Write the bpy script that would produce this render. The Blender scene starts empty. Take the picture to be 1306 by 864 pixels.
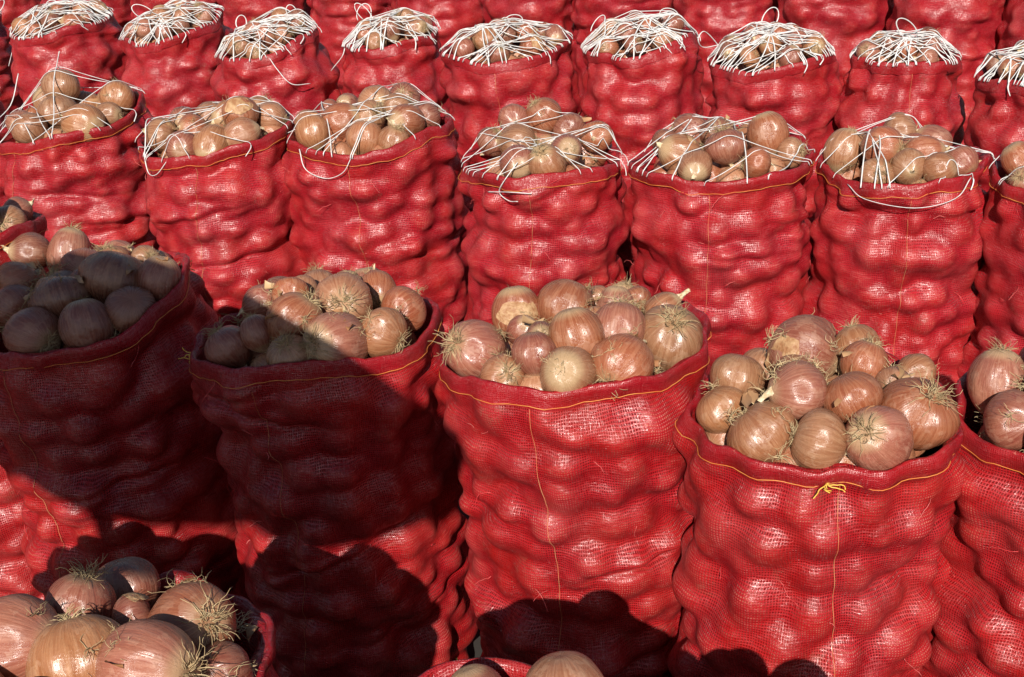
import bpy, math, random
import numpy as np
from mathutils import Vector, Matrix, noise as mnoise

SC = bpy.context.scene
COL = SC.collection

# ------------------------------------------------------------------ camera
PW, PH, FPX = 1306, 864, 1550.0
PITCH, ROLL, CZ = math.radians(27.0), math.radians(3.9), 1.64
cam = bpy.data.cameras.new('camera')
cam.sensor_width = 36.0
cam.lens = FPX / PW * 36.0
cam.clip_end = 500.0
cam.clip_start = 0.02
co = bpy.data.objects.new('camera', cam)
COL.objects.link(co)
co.matrix_world = (Matrix.Translation((0, 0, CZ)) @ Matrix.Rotation(math.pi / 2 - PITCH, 4, 'X')
                   @ Matrix.Rotation(-ROLL, 4, 'Z'))
SC.camera = co

# ------------------------------------------------------------------ sky, sun, exposure
SUN_AZ, SUN_EL = math.radians(8.0), math.radians(34.0)
TO_SUN = Vector((-math.sin(SUN_AZ) * math.cos(SUN_EL), -math.cos(SUN_AZ) * math.cos(SUN_EL), math.sin(SUN_EL)))
w = bpy.data.worlds.new('World')
SC.world = w
w.use_nodes = True
nt = w.node_tree
sky = nt.nodes.new('ShaderNodeTexSky')
sky.sky_type = 'NISHITA'
sky.sun_disc = False
sky.sun_elevation = SUN_EL
sky.sun_rotation = math.radians(180.0) + SUN_AZ
nt.links.new(sky.outputs[0], nt.nodes['Background'].inputs[0])
nt.nodes['Background'].inputs[1].default_value = 0.05
sl = bpy.data.lights.new('sun', 'SUN')
sl.energy = 5.0
sl.angle = math.radians(0.5)
sl.color = (1.0, 0.94, 0.85)
so = bpy.data.objects.new('sun', sl)
COL.objects.link(so)
so.rotation_euler = (-TO_SUN).to_track_quat('-Z', 'Y').to_euler()
SC.view_settings.view_transform = 'Standard'
SC.view_settings.look = 'None'
SC.view_settings.exposure = 0.36
SC.view_settings.gamma = 1.0
SC.cycles.max_bounces = 6
SC.cycles.diffuse_bounces = 3
SC.cycles.glossy_bounces = 2
SC.cycles.use_denoising = True


# ------------------------------------------------------------------ projection helpers (used to survey positions)
def ray(px, py):
    x = (px - 653) / FPX
    y = -(py - 432) / FPX
    c, s = math.cos(-ROLL), math.sin(-ROLL)
    x, y = c * x - s * y, s * x + c * y
    return Vector((x, math.cos(PITCH) + y * math.sin(PITCH), -math.sin(PITCH) + y * math.cos(PITCH)))


def at(px, py, z):
    d = ray(px, py)
    t = (z - CZ) / d.z
    return d.x * t, d.y * t, t


def project(p):
    q = co.matrix_world.inverted() @ Vector(p)
    return 653 + FPX * q.x / -q.z, 432 - FPX * q.y / -q.z


# ------------------------------------------------------------------ node helpers
def new_mat(name):
    m = bpy.data.materials.new(name)
    m.use_nodes = True
    t = m.node_tree
    return m, t, t.nodes['Principled BSDF']


class N:
    def __init__(s, t):
        s.t = t

    def node(s, typ, **kw):
        n = s.t.nodes.new(typ)
        for k, v in kw.items():
            setattr(n, k, v)
        return n

    def put(s, sock, v):
        if isinstance(v, bpy.types.NodeSocket):
            s.t.links.new(v, sock)
        elif v is not None:
            if hasattr(sock.default_value, '__len__') and len(sock.default_value) == 4 and len(v) == 3:
                v = (*v, 1)
            sock.default_value = v

    def math(s, op, a, b=None, c=None, clamp=False):
        n = s.node('ShaderNodeMath', operation=op, use_clamp=clamp)
        for i, v in enumerate((a, b, c)):
            s.put(n.inputs[i], v)
        return n.outputs[0]

    def noise(s, vec, scale, detail=3, rough=0.5):
        n = s.node('ShaderNodeTexNoise')
        s.put(n.inputs['Vector'], vec)
        n.inputs['Scale'].default_value = scale
        n.inputs['Detail'].default_value = detail
        n.inputs['Roughness'].default_value = rough
        return n.outputs['Fac']

    def ramp(s, fac, lo, hi, a=0.0, b=1.0):
        n = s.node('ShaderNodeMapRange', interpolation_type='SMOOTHSTEP')
        s.put(n.inputs[0], fac)
        n.inputs[1].default_value = lo
        n.inputs[2].default_value = hi
        n.inputs[3].default_value = a
        n.inputs[4].default_value = b
        return n.outputs[0]

    def mix(s, fac, a, b, mode='MIX'):
        n = s.node('ShaderNodeMix', data_type='RGBA', blend_type=mode)
        s.put(n.inputs[0], fac)
        s.put(n.inputs[6], a)
        s.put(n.inputs[7], b)
        return n.outputs[2]

    def vmul(s, v, k):
        n = s.node('ShaderNodeVectorMath', operation='MULTIPLY')
        s.put(n.inputs[0], v)
        n.inputs[1].default_value = k
        return n.outputs[0]


def mat_net(name, pitch_u, pitch_v, weave, open_amt=0.5, base=(0.37, 0.002, 0.004)):
    """woven red raffia net: UV is in metres round the sack and up it"""
    m, t, b = new_mat(name)
    n = N(t)
    uv = n.node('ShaderNodeUVMap').outputs[0]
    sep = n.node('ShaderNodeSeparateXYZ')
    n.put(sep.inputs[0], uv)
    warp = n.noise(uv, 22, 2)
    wv = n.math('MULTIPLY_ADD', warp, 0.012, sep.outputs[1])
    wu = n.math('MULTIPLY_ADD', warp, 0.008, sep.outputs[0])
    hu = n.math('SINE', n.math('MULTIPLY', wu, 2 * math.pi / pitch_u))
    hv = n.math('SINE', n.math('MULTIPLY', wv, 2 * math.pi / pitch_v))
    hmax = n.math('MAXIMUM', n.math('MULTIPLY', hu, 0.75), hv)
    thread = n.ramp(hmax, -0.35, 0.45)                     # 1 on a thread, 0 in a mesh opening
    at_ = n.node('ShaderNodeAttribute', attribute_name='contact')
    contact = at_.outputs['Fac']
    big = n.noise(uv, 9, 3)
    fine = n.noise(n.vmul(uv, (1.0, 2.2, 1.0)), 55, 4, 0.65)
    info = n.node('ShaderNodeObjectInfo')
    # the net itself
    red = n.mix(big, base, (base[0] * 0.86, base[1] * 1.9 + 0.004, base[2] * 2.1 + 0.008))
    # what shows through the openings: onion skin where it presses on the net, shade of the unlit inside painted dark elsewhere
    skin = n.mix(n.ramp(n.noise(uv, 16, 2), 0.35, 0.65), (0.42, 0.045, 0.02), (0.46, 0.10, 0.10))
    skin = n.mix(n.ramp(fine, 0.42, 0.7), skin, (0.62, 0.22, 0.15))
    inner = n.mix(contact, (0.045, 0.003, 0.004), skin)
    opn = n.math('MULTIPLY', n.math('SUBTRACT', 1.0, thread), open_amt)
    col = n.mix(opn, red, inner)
    # dry skin scraps caught under the net
    scr = n.ramp(n.noise(n.vmul(uv, (1.0, 1.7, 1.0)), 75, 5, 0.7), 0.62, 0.72)
    scr = n.math('MULTIPLY', scr, n.ramp(n.noise(uv, 12, 2), 0.42, 0.62))
    col = n.mix(n.math('MULTIPLY', scr, 0.45), col, (0.62, 0.27, 0.20))
    # where the net lies double or bunches it is denser and deeper in colour
    dens = n.ramp(n.noise(n.vmul(uv, (0.7, 1.5, 1.0)), 17, 4, 0.6), 0.48, 0.64, 0.0, 0.60)
    col = n.mix(dens, col, (base[0] * 0.55, base[1] * 0.5, base[2] * 0.8))
    brn = n.math('MULTIPLY', n.ramp(n.noise(uv, 14, 5, 0.7), 0.56, 0.70, 0.0, 0.45), n.ramp(n.noise(uv, 90, 3, 0.7), 0.45, 0.55))
    col = n.mix(brn, col, (0.20, 0.075, 0.050))
    # dust
    dust = n.ramp(n.noise(uv, 5, 5, 0.7), 0.45, 0.8, 0.0, 0.10)
    col = n.mix(dust, col, (0.55, 0.22, 0.20))
    # crinkled raffia: hue drifts between crimson and orange red, threads pull into short runs
    crk = n.noise(n.vmul(uv, (0.55, 2.6, 1.0)), 130, 4, 0.7)
    crv = n.noise(n.vmul(uv, (2.6, 0.55, 1.0)), 130, 3, 0.7)
    both = n.math('MAXIMUM', crk, crv)
    col = n.mix(n.ramp(both, 0.52, 0.70, 0.0, 0.22), col, (base[0] * 1.6, 0.07, 0.07))
    col = n.mix(n.ramp(n.noise(uv, 6, 2), 0.35, 0.7, 0.0, 0.30), col, (base[0] * 1.15, 0.012, 0.004))
    n.put(b.inputs['Base Color'], col)
    n.put(b.inputs['Roughness'], n.math('ADD', n.ramp(fine, 0.3, 0.7, 0.27, 0.44), n.ramp(both, 0.4, 0.7, 0.14, -0.06)))
    n.put(b.inputs['Specular IOR Level'], n.math('MULTIPLY_ADD', thread, 0.42, n.ramp(both, 0.45, 0.68, 0.0, 0.85)))
    bump = n.node('ShaderNodeBump')
    bump.inputs['Strength'].default_value = weave
    bump.inputs['Distance'].default_value = 0.0011
    n.put(bump.inputs['Height'], thread)
    bump2 = n.node('ShaderNodeBump')
    bump2.inputs['Strength'].default_value = 0.42
    bump2.inputs['Distance'].default_value = 0.0042
    n.put(bump2.inputs['Height'], n.math('ADD', fine, n.math('MULTIPLY', both, 0.55)))
    n.put(bump2.inputs['Normal'], bump.outputs[0])
    n.put(b.inputs['Normal'], bump2.outputs[0])
    return m


def mat_onion(name, filler=False):
    m, t, b = new_mat(name)
    n = N(t)
    info = n.node('ShaderNodeObjectInfo')
    if filler:
        oc = n.node('ShaderNodeAttribute', attribute_name='unit').outputs['Vector']
        rnd = n.node('ShaderNodeNewGeometry').outputs['Random Per Island']
        basecol = n.mix(rnd, (0.34, 0.105, 0.05), (0.46, 0.24, 0.14))
    else:
        oc = n.node('ShaderNodeTexCoord').outputs['Object']
        rnd = info.outputs['Random']
        basecol = info.outputs['Color']
    sep = n.node('ShaderNodeSeparateXYZ')
    n.put(sep.inputs[0], oc)
    # direction round the axis; unit-size onion (radius 1)
    flat = n.node('ShaderNodeCombineXYZ')
    n.put(flat.inputs[0], sep.outputs[0])
    n.put(flat.inputs[1], sep.outputs[1])
    nrm = n.node('ShaderNodeVectorMath', operation='NORMALIZE')
    n.put(nrm.inputs[0], flat.outputs[0])
    sp2 = n.node('ShaderNodeSeparateXYZ')
    n.put(sp2.inputs[0], nrm.outputs[0])
    comb = n.node('ShaderNodeCombineXYZ')
    n.put(comb.inputs[0], n.math('MULTIPLY', sp2.outputs[0], 3.0))
    n.put(comb.inputs[1], n.math('MULTIPLY', sp2.outputs[1], 3.0))
    n.put(comb.inputs[2], n.math('MULTIPLY_ADD', sep.outputs[2], 0.35, n.math('MULTIPLY', rnd, 40.0)))
    streak = n.noise(comb.outputs[0], 3.2, 6, 0.72)
    veins = n.ramp(n.noise(comb.outputs[0], 7.5, 2, 0.5), 0.49, 0.56)
    off = n.node('ShaderNodeVectorMath', operation='ADD')
    n.put(off.inputs[0], oc)
    cmb = n.node('ShaderNodeCombineXYZ')
    n.put(cmb.inputs[0], n.math('MULTIPLY', rnd, 57.0))
    n.put(cmb.inputs[1], n.math('MULTIPLY', rnd, 23.0))
    n.put(off.inputs[1], cmb.outputs[0])
    blot = n.noise(off.outputs[0], 1.3, 4, 0.6)
    peel = n.ramp(n.noise(off.outputs[0], 1.9, 7, 0.62), 0.565, 0.585)
    base = basecol
    dark = n.mix(1.0, base, (0.74, 0.60, 0.52), 'MULTIPLY')
    lite = n.mix(0.22, base, (0.58, 0.34, 0.20))
    col = n.mix(n.ramp(streak, 0.30, 0.72), dark, lite)
    col = n.mix(n.math('MULTIPLY', veins, 0.16), col, n.mix(1.0, base, (0.70, 0.45, 0.38), 'MULTIPLY'))
    col = n.mix(n.ramp(blot, 0.35, 0.75, 0.0, 0.25), col, (0.44, 0.20, 0.11))
    col = n.mix(n.math('MULTIPLY', peel, 0.09), col, (0.66, 0.46, 0.30))
    smud = n.ramp(n.noise(off.outputs[0], 2.6, 6, 0.7), 0.50, 0.68)
    col = n.mix(n.math('MULTIPLY', smud, 0.30), col, n.mix(1.0, base, (0.60, 0.45, 0.40), 'MULTIPLY'))
    # poles: straw-coloured towards neck and root
    pole = n.math('ABSOLUTE', sep.outputs[2])
    col = n.mix(n.ramp(pole, 0.74, 1.05, 0.0, 0.6), col, (0.50, 0.36, 0.20))
    # soil specks
    speck = n.ramp(n.noise(off.outputs[0], 14, 3, 0.7), 0.66, 0.72)
    col = n.mix(n.math('MULTIPLY', speck, 0.5), col, (0.16, 0.10, 0.06))
    n.put(b.inputs['Base Color'], col)
    n.put(b.inputs['Roughness'], n.math('ADD', n.ramp(streak, 0.3, 0.7, 0.20, 0.33), n.math('MULTIPLY', peel, 0.22)))
    b.inputs['Specular IOR Level'].default_value = 0.85
    bump = n.node('ShaderNodeBump')
    bump.inputs['Strength'].default_value = 0.26
    bump.inputs['Distance'].default_value = 0.05
    h = n.math('ADD', n.math('MULTIPLY', streak, 0.6), n.math('MULTIPLY', peel, 0.10))
    h = n.math('ADD', h, n.math('MULTIPLY', blot, 0.9))
    n.put(bump.inputs['Height'], h)
    n.put(b.inputs['Normal'], bump.outputs[0])
    return m


def mat_simple(name, c1, c2, scale, rough, bump=0.0, spec=0.4, coords='Object', trans=0.0):
    m, t, b = new_mat(name)
    n = N(t)
    oc = n.node('ShaderNodeTexCoord').outputs[coords]
    f = n.noise(oc, scale, 5, 0.6)
    n.put(b.inputs['Base Color'], n.mix(n.ramp(f, 0.3, 0.7), c1, c2))
    b.inputs['Roughness'].default_value = rough
    b.inputs['Specular IOR Level'].default_value = spec
    if bump:
        bp = n.node('ShaderNodeBump')
        bp.inputs['Strength'].default_value = bump
        bp.inputs['Distance'].default_value = 0.01
        n.put(bp.inputs['Height'], f)
        n.put(b.inputs['Normal'], bp.outputs[0])
    return m


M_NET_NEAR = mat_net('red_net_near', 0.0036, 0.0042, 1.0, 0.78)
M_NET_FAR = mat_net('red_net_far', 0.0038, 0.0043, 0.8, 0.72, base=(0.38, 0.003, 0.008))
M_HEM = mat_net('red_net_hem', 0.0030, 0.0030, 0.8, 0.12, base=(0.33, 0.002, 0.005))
M_ONION = mat_onion('onion_skin')
M_FILL = mat_onion('onion_skin_plain', True)
M_ROOT = mat_simple('dry_root', (0.30, 0.20, 0.10), (0.55, 0.42, 0.24), 3, 0.85)
M_NECK = mat_simple('papery_neck', (0.46, 0.32, 0.17), (0.72, 0.60, 0.42), 5, 0.6, 0.5)
M_SKIN = mat_simple('dry_outer_skin', (0.30, 0.13, 0.055), (0.50, 0.32, 0.17), 4, 0.45, 0.5)
M_STITCH = mat_simple('orange_stitching', (0.58, 0.15, 0.03), (0.66, 0.27, 0.07), 40, 0.5)
M_KNOT = mat_simple('yellow_thread', (0.70, 0.40, 0.05), (0.78, 0.52, 0.12), 40, 0.5)
M_SEAM = mat_simple('seam_thread', (0.55, 0.12, 0.05), (0.62, 0.30, 0.15), 30, 0.5)
M_TWINE = mat_simple('white_twine', (0.55, 0.54, 0.53), (0.76, 0.75, 0.74), 60, 0.42)
M_FIBRE = mat_simple('red_fibre', (0.60, 0.02, 0.03), (0.75, 0.20, 0.18), 30, 0.4)
M_GROUND = mat_simple('dusty_asphalt', (0.030, 0.026, 0.023), (0.055, 0.045, 0.038), 3.0, 0.9, 0.4)
M_CANVAS = mat_simple('canvas', (0.35, 0.33, 0.28), (0.45, 0.42, 0.36), 8, 0.8)
M_POLE = mat_simple('painted_metal', (0.25, 0.26, 0.27), (0.33, 0.33, 0.34), 8, 0.4)


# ------------------------------------------------------------------ mesh helpers
def make_mesh(name, verts, faces, mat, smooth=True, uvs=None, attr=None):
    me = bpy.data.meshes.new(name)
    verts = np.asarray(verts, dtype=np.float32)
    if isinstance(faces, np.ndarray) and faces.ndim == 2:
        nf, k = faces.shape
        me.vertices.add(len(verts))
        me.vertices.foreach_set('co', verts.ravel())
        me.loops.add(nf * k)
        me.loops.foreach_set('vertex_index', faces.astype(np.int32).ravel())
        me.polygons.add(nf)
        me.polygons.foreach_set('loop_start', np.arange(0, nf * k, k, dtype=np.int32))
        me.update(calc_edges=True)
        li = faces.ravel()
    else:
        me.from_pydata([tuple(map(float, v)) for v in verts], [], [tuple(map(int, f)) for f in faces])
        me.update()
        li = np.array([v for f in faces for v in f], dtype=np.int64)
    if smooth:
        me.polygons.foreach_set('use_smooth', [True] * len(me.polygons))
    if uvs is not None:
        uvl = me.uv_layers.new(name='UVMap')
        uvl.data.foreach_set('uv', np.asarray(uvs, dtype=np.float32)[li].ravel() if len(uvs) == len(verts)
                             else np.asarray(uvs, dtype=np.float32).ravel())
    if attr is not None:
        a = me.attributes.new('contact', 'FLOAT', 'POINT')
        a.data.foreach_set('value', np.asarray(attr, dtype=np.float32))
    me.materials.append(mat)
    return me


def link(name, me, parent=None, loc=None):
    o = bpy.data.objects.new(name, me)
    COL.objects.link(o)
    if parent is not None:
        o.parent = parent
    if loc is not None:
        o.location = loc
    return o


def tag(o, label=None, cat=None, group=None, kind=None):
    if label:
        o['label'] = label
    if cat:
        o['category'] = cat
    if group:
        o['group'] = group
    if kind:
        o['kind'] = kind
    return o


def grid_faces(nu, nv, closed=True):
    """rows of nu verts, nv rows; returns quads"""
    j, i = np.meshgrid(np.arange(nv - 1), np.arange(nu if closed else nu - 1), indexing='ij')
    a = j * nu + i
    b = j * nu + (i + 1) % nu
    return np.stack([a, b, b + nu, a + nu], -1).reshape(-1, 4)


class Tubes:
    def __init__(s, sides=5):
        s.v, s.f, s.n, s.sides = [], [], 0, sides

    def add(s, pts, r, flat=1.0, taper=None):
        pts = [Vector(p) for p in pts]
        k = s.sides
        up = Vector((0.13, 0.21, 0.97))
        rows = []
        for i, p in enumerate(pts):
            d = pts[min(i + 1, len(pts) - 1)] - pts[max(i - 1, 0)]
            if d.length < 1e-9:
                d = Vector((0, 0, 1))
            d.normalize()
            a = d.cross(up)
            if a.length < 0.05:
                a = d.cross(Vector((1, 0, 0)))
            a.normalize()
            b = d.cross(a).normalized()
            rr = r if taper is None else r * taper(i / max(1, len(pts) - 1))
            for q in range(k):
                ang = 2 * math.pi * q / k
                s.v.append(tuple(p + a * (rr * math.cos(ang)) + b * (rr * flat * math.sin(ang))))
        for i in range(len(pts) - 1):
            for q in range(k):
                a0 = s.n + i * k + q
                a1 = s.n + i * k + (q + 1) % k
                s.f.append((a0, a1, a1 + k, a0 + k))
        s.f.append(tuple(s.n + q for q in reversed(range(k))))
        s.f.append(tuple(s.n + (len(pts) - 1) * k + q for q in range(k)))
        s.n += len(pts) * k

    def mesh(s, name, mat):
        return make_mesh(name, s.v, s.f, mat)


def smooth_curve(pts, n=4):
    """catmull-rom"""
    P = [Vector(p) for p in pts]
    P = [P[0] * 2 - P[1]] + P + [P[-1] * 2 - P[-2]]
    out = []
    for i in range(1, len(P) - 2):
        for k in range(n):
            t = k / n
            a, b, c, d = P[i - 1:i + 3]
            out.append(0.5 * ((2 * b) + (c - a) * t + (2 * a - 5 * b + 4 * c - d) * t * t + (3 * b - a - 3 * c + d) * t ** 3))
    out.append(P[-2])
    return out


# ------------------------------------------------------------------ onions (unit radius, axis z: root at -z, neck at +z)
def onion_mesh(seed, squash, taper, nu=36, nv=26):
    rg = random.Random(seed)
    ph = [rg.uniform(0, 6.28) for _ in range(6)]
    v = []
    for j in range(nv):
        t = math.pi * j / (nv - 1)
        for i in range(nu):
            a = 2 * math.pi * i / nu
            r = math.sin(t) ** 0.93 if 0 < j < nv - 1 else 0.012
            z = -math.cos(t) * squash
            k = (t / math.pi)
            # shoulders pull up to a small neck, root end slightly dished
            z += taper * math.exp(-((k - 1.0) / 0.13) ** 2)
            z += 0.06 * math.exp(-(k / 0.07) ** 2)
            r *= 1 - 0.10 * taper * k
            rib = 0.012 * math.sin(7 * a + ph[0]) + 0.009 * math.sin(13 * a + ph[1]) + 0.006 * math.sin(22 * a + ph[4])
            lob = 0.035 * math.sin(2 * a + ph[2]) + 0.025 * math.sin(a + ph[3] + 2 * t) + 0.02 * math.sin(3 * a + 3 * t + ph[5])
            r *= 1 + (rib + lob) * math.sin(t) ** 0.5
            v.append((r * math.cos(a), r * math.sin(a), z))
    fc = grid_faces(nu, nv)
    return make_mesh('onion', v, fc, M_ONION)


SHAPES = [(0.88, 0.08), (0.82, 0.06), (0.96, 0.14), (1.10, 0.12), (0.76, 0.05), (0.92, 0.20), (1.20, 0.08), (0.86, 0.12)]
ONION_ME = [onion_mesh(i, *SHAPES[i]) for i in range(len(SHAPES))]
for me in ONION_ME:
    assert me


def tuft_mesh(seed, n=30, spread=1.0, length=0.5):
    rg = random.Random(seed)
    t = Tubes(3)
    for _ in range(n):
        a = rg.uniform(0, 6.28)
        r0 = 0.11 * math.sqrt(rg.random())
        p = Vector((r0 * math.cos(a), r0 * math.sin(a), 0.03))
        d = Vector((math.cos(a) * spread * rg.uniform(0.1, 1), math.sin(a) * spread * rg.uniform(0.1, 1), -rg.uniform(0.5, 1))).normalized()
        L = length * rg.uniform(0.45, 1.25)
        pts = [p]
        for k in range(6):
            d = (d + Vector((rg.gauss(0, .38), rg.gauss(0, .38), rg.gauss(0.06, .30)))).normalized()
            pts.append(pts[-1] + d * L / 6)
        t.add(pts, 0.016, taper=lambda q: 1 - 0.6 * q)
    # the root plate
    n0 = t.n
    for k in range(8):
        q = k * math.pi / 4
        t.v.append((0.15 * math.cos(q), 0.15 * math.sin(q), 0.07))
    t.v.append((0, 0, -0.03))
    for k in range(8):
        t.f.append((n0 + (k + 1) % 8, n0 + k, n0 + 8))
    t.n += 9
    return t.mesh('root_tuft', M_ROOT)


TUFT_ME = [tuft_mesh(1, 34, 1.2, 0.42), tuft_mesh(2, 46, 1.6, 0.62), tuft_mesh(3, 26, 0.8, 0.34), tuft_mesh(4, 60, 2.0, 0.75)]


def neck_mesh(seed, L):
    """dried twisted stalk, papery and frayed at the end"""
    rg = random.Random(seed)
    nu, nv = 12, 9
    v = []
    bx, by = rg.uniform(-.5, .5), rg.uniform(-.5, .5)
    for j in range(nv):
        k = j / (nv - 1)
        r = 0.17 * (1 - k) ** 1.4 + 0.055 + 0.05 * k * k
        fl = 1 - 0.75 * k
        for i in range(nu):
            a = 2 * math.pi * i / nu
            tw = a + 1.6 * k
            rr = r * (1 + 0.22 * math.sin(3 * a + seed) + (0.25 * rg.uniform(-1, 1) if k > 0.7 else 0.05 * rg.uniform(-1, 1)))
            x, y = rr * math.cos(a), rr * fl * math.sin(a)
            c, s = math.cos(1.6 * k), math.sin(1.6 * k)
            v.append((c * x - s * y + bx * k * k * L, s * x + c * y + by * k * k * L,
                      k * L - 0.05 + (0.10 * rg.uniform(-1, 1) if j == nv - 1 else 0)))
    return make_mesh('neck', v, grid_faces(nu, nv), M_NECK)


NECK_ME = [neck_mesh(1, 0.25), neck_mesh(2, 0.45), neck_mesh(3, 0.8), neck_mesh(4, 0.35)]


def loose_skin_mesh(seed):
    """a torn flake of dry outer skin lifting off the onion"""
    rg = random.Random(seed)
    nu, nv = 12, 9
    a0, w0, t0, h0 = rg.uniform(0, 6.28), rg.uniform(.5, .95), rg.uniform(1.0, 1.5), rg.uniform(.5, .8)
    v = []
    for j in range(nv):
        for i in range(nu):
            p, q = i / (nu - 1) * 2 - 1, j / (nv - 1) * 2 - 1
            edge = 1 + 0.07 * math.sin(5 * math.atan2(q, p) + seed) + rg.uniform(-.05, .05)
            a = a0 + w0 * p * math.sqrt(max(0, 1 - q * q * .5)) * edge
            t = t0 + h0 * q * math.sqrt(max(0, 1 - p * p * .5)) * edge
            lift = 1.02 + 0.10 * max(0, p) ** 3 + 0.05 * max(0, -q) ** 2 + 0.012 * math.sin(6 * a)
            v.append((lift * math.sin(t) * math.cos(a), lift * math.sin(t) * math.sin(a), -math.cos(t) * 0.90 * lift))
    return make_mesh('loose_skin', v, grid_faces(nu, nv, False), M_SKIN)


SKIN_ME = [loose_skin_mesh(k) for k in range(5)]
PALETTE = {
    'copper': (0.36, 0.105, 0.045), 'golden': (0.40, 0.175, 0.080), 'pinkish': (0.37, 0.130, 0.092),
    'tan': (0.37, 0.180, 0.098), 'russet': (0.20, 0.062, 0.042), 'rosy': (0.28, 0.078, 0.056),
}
PAL_KEYS = list(PALETTE)
onions = []           # records of every onion that is a thing


def place_onion(sack, p, r, colour, rg, axis=None, shape=None, tuft=None, neck=None, skin=True, outv=None):
    if shape is None:
        shape = rg.choice([0, 0, 1, 2, 2, 3, 4, 5, 6, 7])
    o = bpy.data.objects.new('onion', ONION_ME[shape])
    COL.objects.link(o)
    if axis is None:
        # lying any way up, a little more often on the side
        axis = Vector((rg.gauss(0, 1), rg.gauss(0, 1), rg.gauss(0, 0.75)))
    axis = Vector(axis).normalized()
    if tuft == 3:              # root end turned up and outward
        axis = Vector((axis.x, abs(axis.y) + .25, -abs(axis.z) - .25)).normalized()
    if axis.z > 0.55:          # neck down in the heap, rounded base up
        axis = Vector((axis.x * 0.8, -abs(axis.y) * .4 - .25, -0.85)).normalized()
        if tuft is None and rg.random() < 0.6:
            tuft = -1
    if outv is not None and axis.dot(outv) > 0.15:      # against the cloth the neck points inward
        axis = axis - outv * (2 * axis.dot(outv))
    o.location = p
    o.rotation_euler = (axis.to_track_quat('Z', 'Y').to_matrix() @ Matrix.Rotation(rg.uniform(0, 6.28), 3, 'Z')).to_euler()
    o.scale = (r, r, r)
    c = PALETTE[colour]
    k = rg.uniform(0.74, 0.98)
    o.color = (c[0] * k, c[1] * k * rg.uniform(0.93, 1.07), c[2] * k, 1)
    sq, tp = SHAPES[shape]
    if tuft is None:
        tuft = rg.choice([0, 2, 1, 1, 3, 3, -1])
    if tuft >= 0:
        q = link('root_tuft', TUFT_ME[tuft], o, (0, 0, -sq * 0.95 - 0.0 + 0.03))
        q.rotation_euler.z = rg.uniform(0, 6.28)
    if neck is None:
        neck = rg.choice([0, 0, 1, 3])
    q = link('neck', NECK_ME[neck], o, (0, 0, sq + tp - 0.06))
    q.rotation_euler.z = rg.uniform(0, 6.28)
    if rg.random() < 0.15 and skin:
        link('loose_skin', rg.choice(SKIN_ME), o)
    onions.append(dict(o=o, sack=sack, colour=colour, shape=shape, tuft=tuft, neck=neck, r=r))
    return o


# ------------------------------------------------------------------ sacks
rgm = random.Random(77)
FILL_V, FILL_F = [], []
_fu, _fv = 16, 11
_fl = []
for j in range(_fv):
    t = math.pi * j / (_fv - 1)
    for i in range(_fu):
        a = 2 * math.pi * i / _fu
        _fl.append((max(.01, math.sin(t)) * math.cos(a), max(.01, math.sin(t)) * math.sin(a), -math.cos(t) * .9))
_fl = np.array(_fl)
_ff = grid_faces(_fu, _fv)
fill_n = 0


def filler(p, r):
    global fill_n
    q = Vector((rgm.gauss(0, 1), rgm.gauss(0, 1), rgm.gauss(0, 1))).normalized().to_track_quat('Z', 'Y').to_matrix()
    FILL_V.append(_fl @ (np.array(q).T * r) + np.array(p))
    FILL_F.append(_ff + fill_n)
    fill_n += len(_fl)


class Sack:
    pass


def smooth_noise1(rg, nu, harm, amp):
    th = np.arange(nu) / nu * 2 * np.pi
    out = np.zeros(nu)
    for h in harm:
        out += amp / h * np.sin(h * th + rg.uniform(0, 6.28))
    return out


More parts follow.
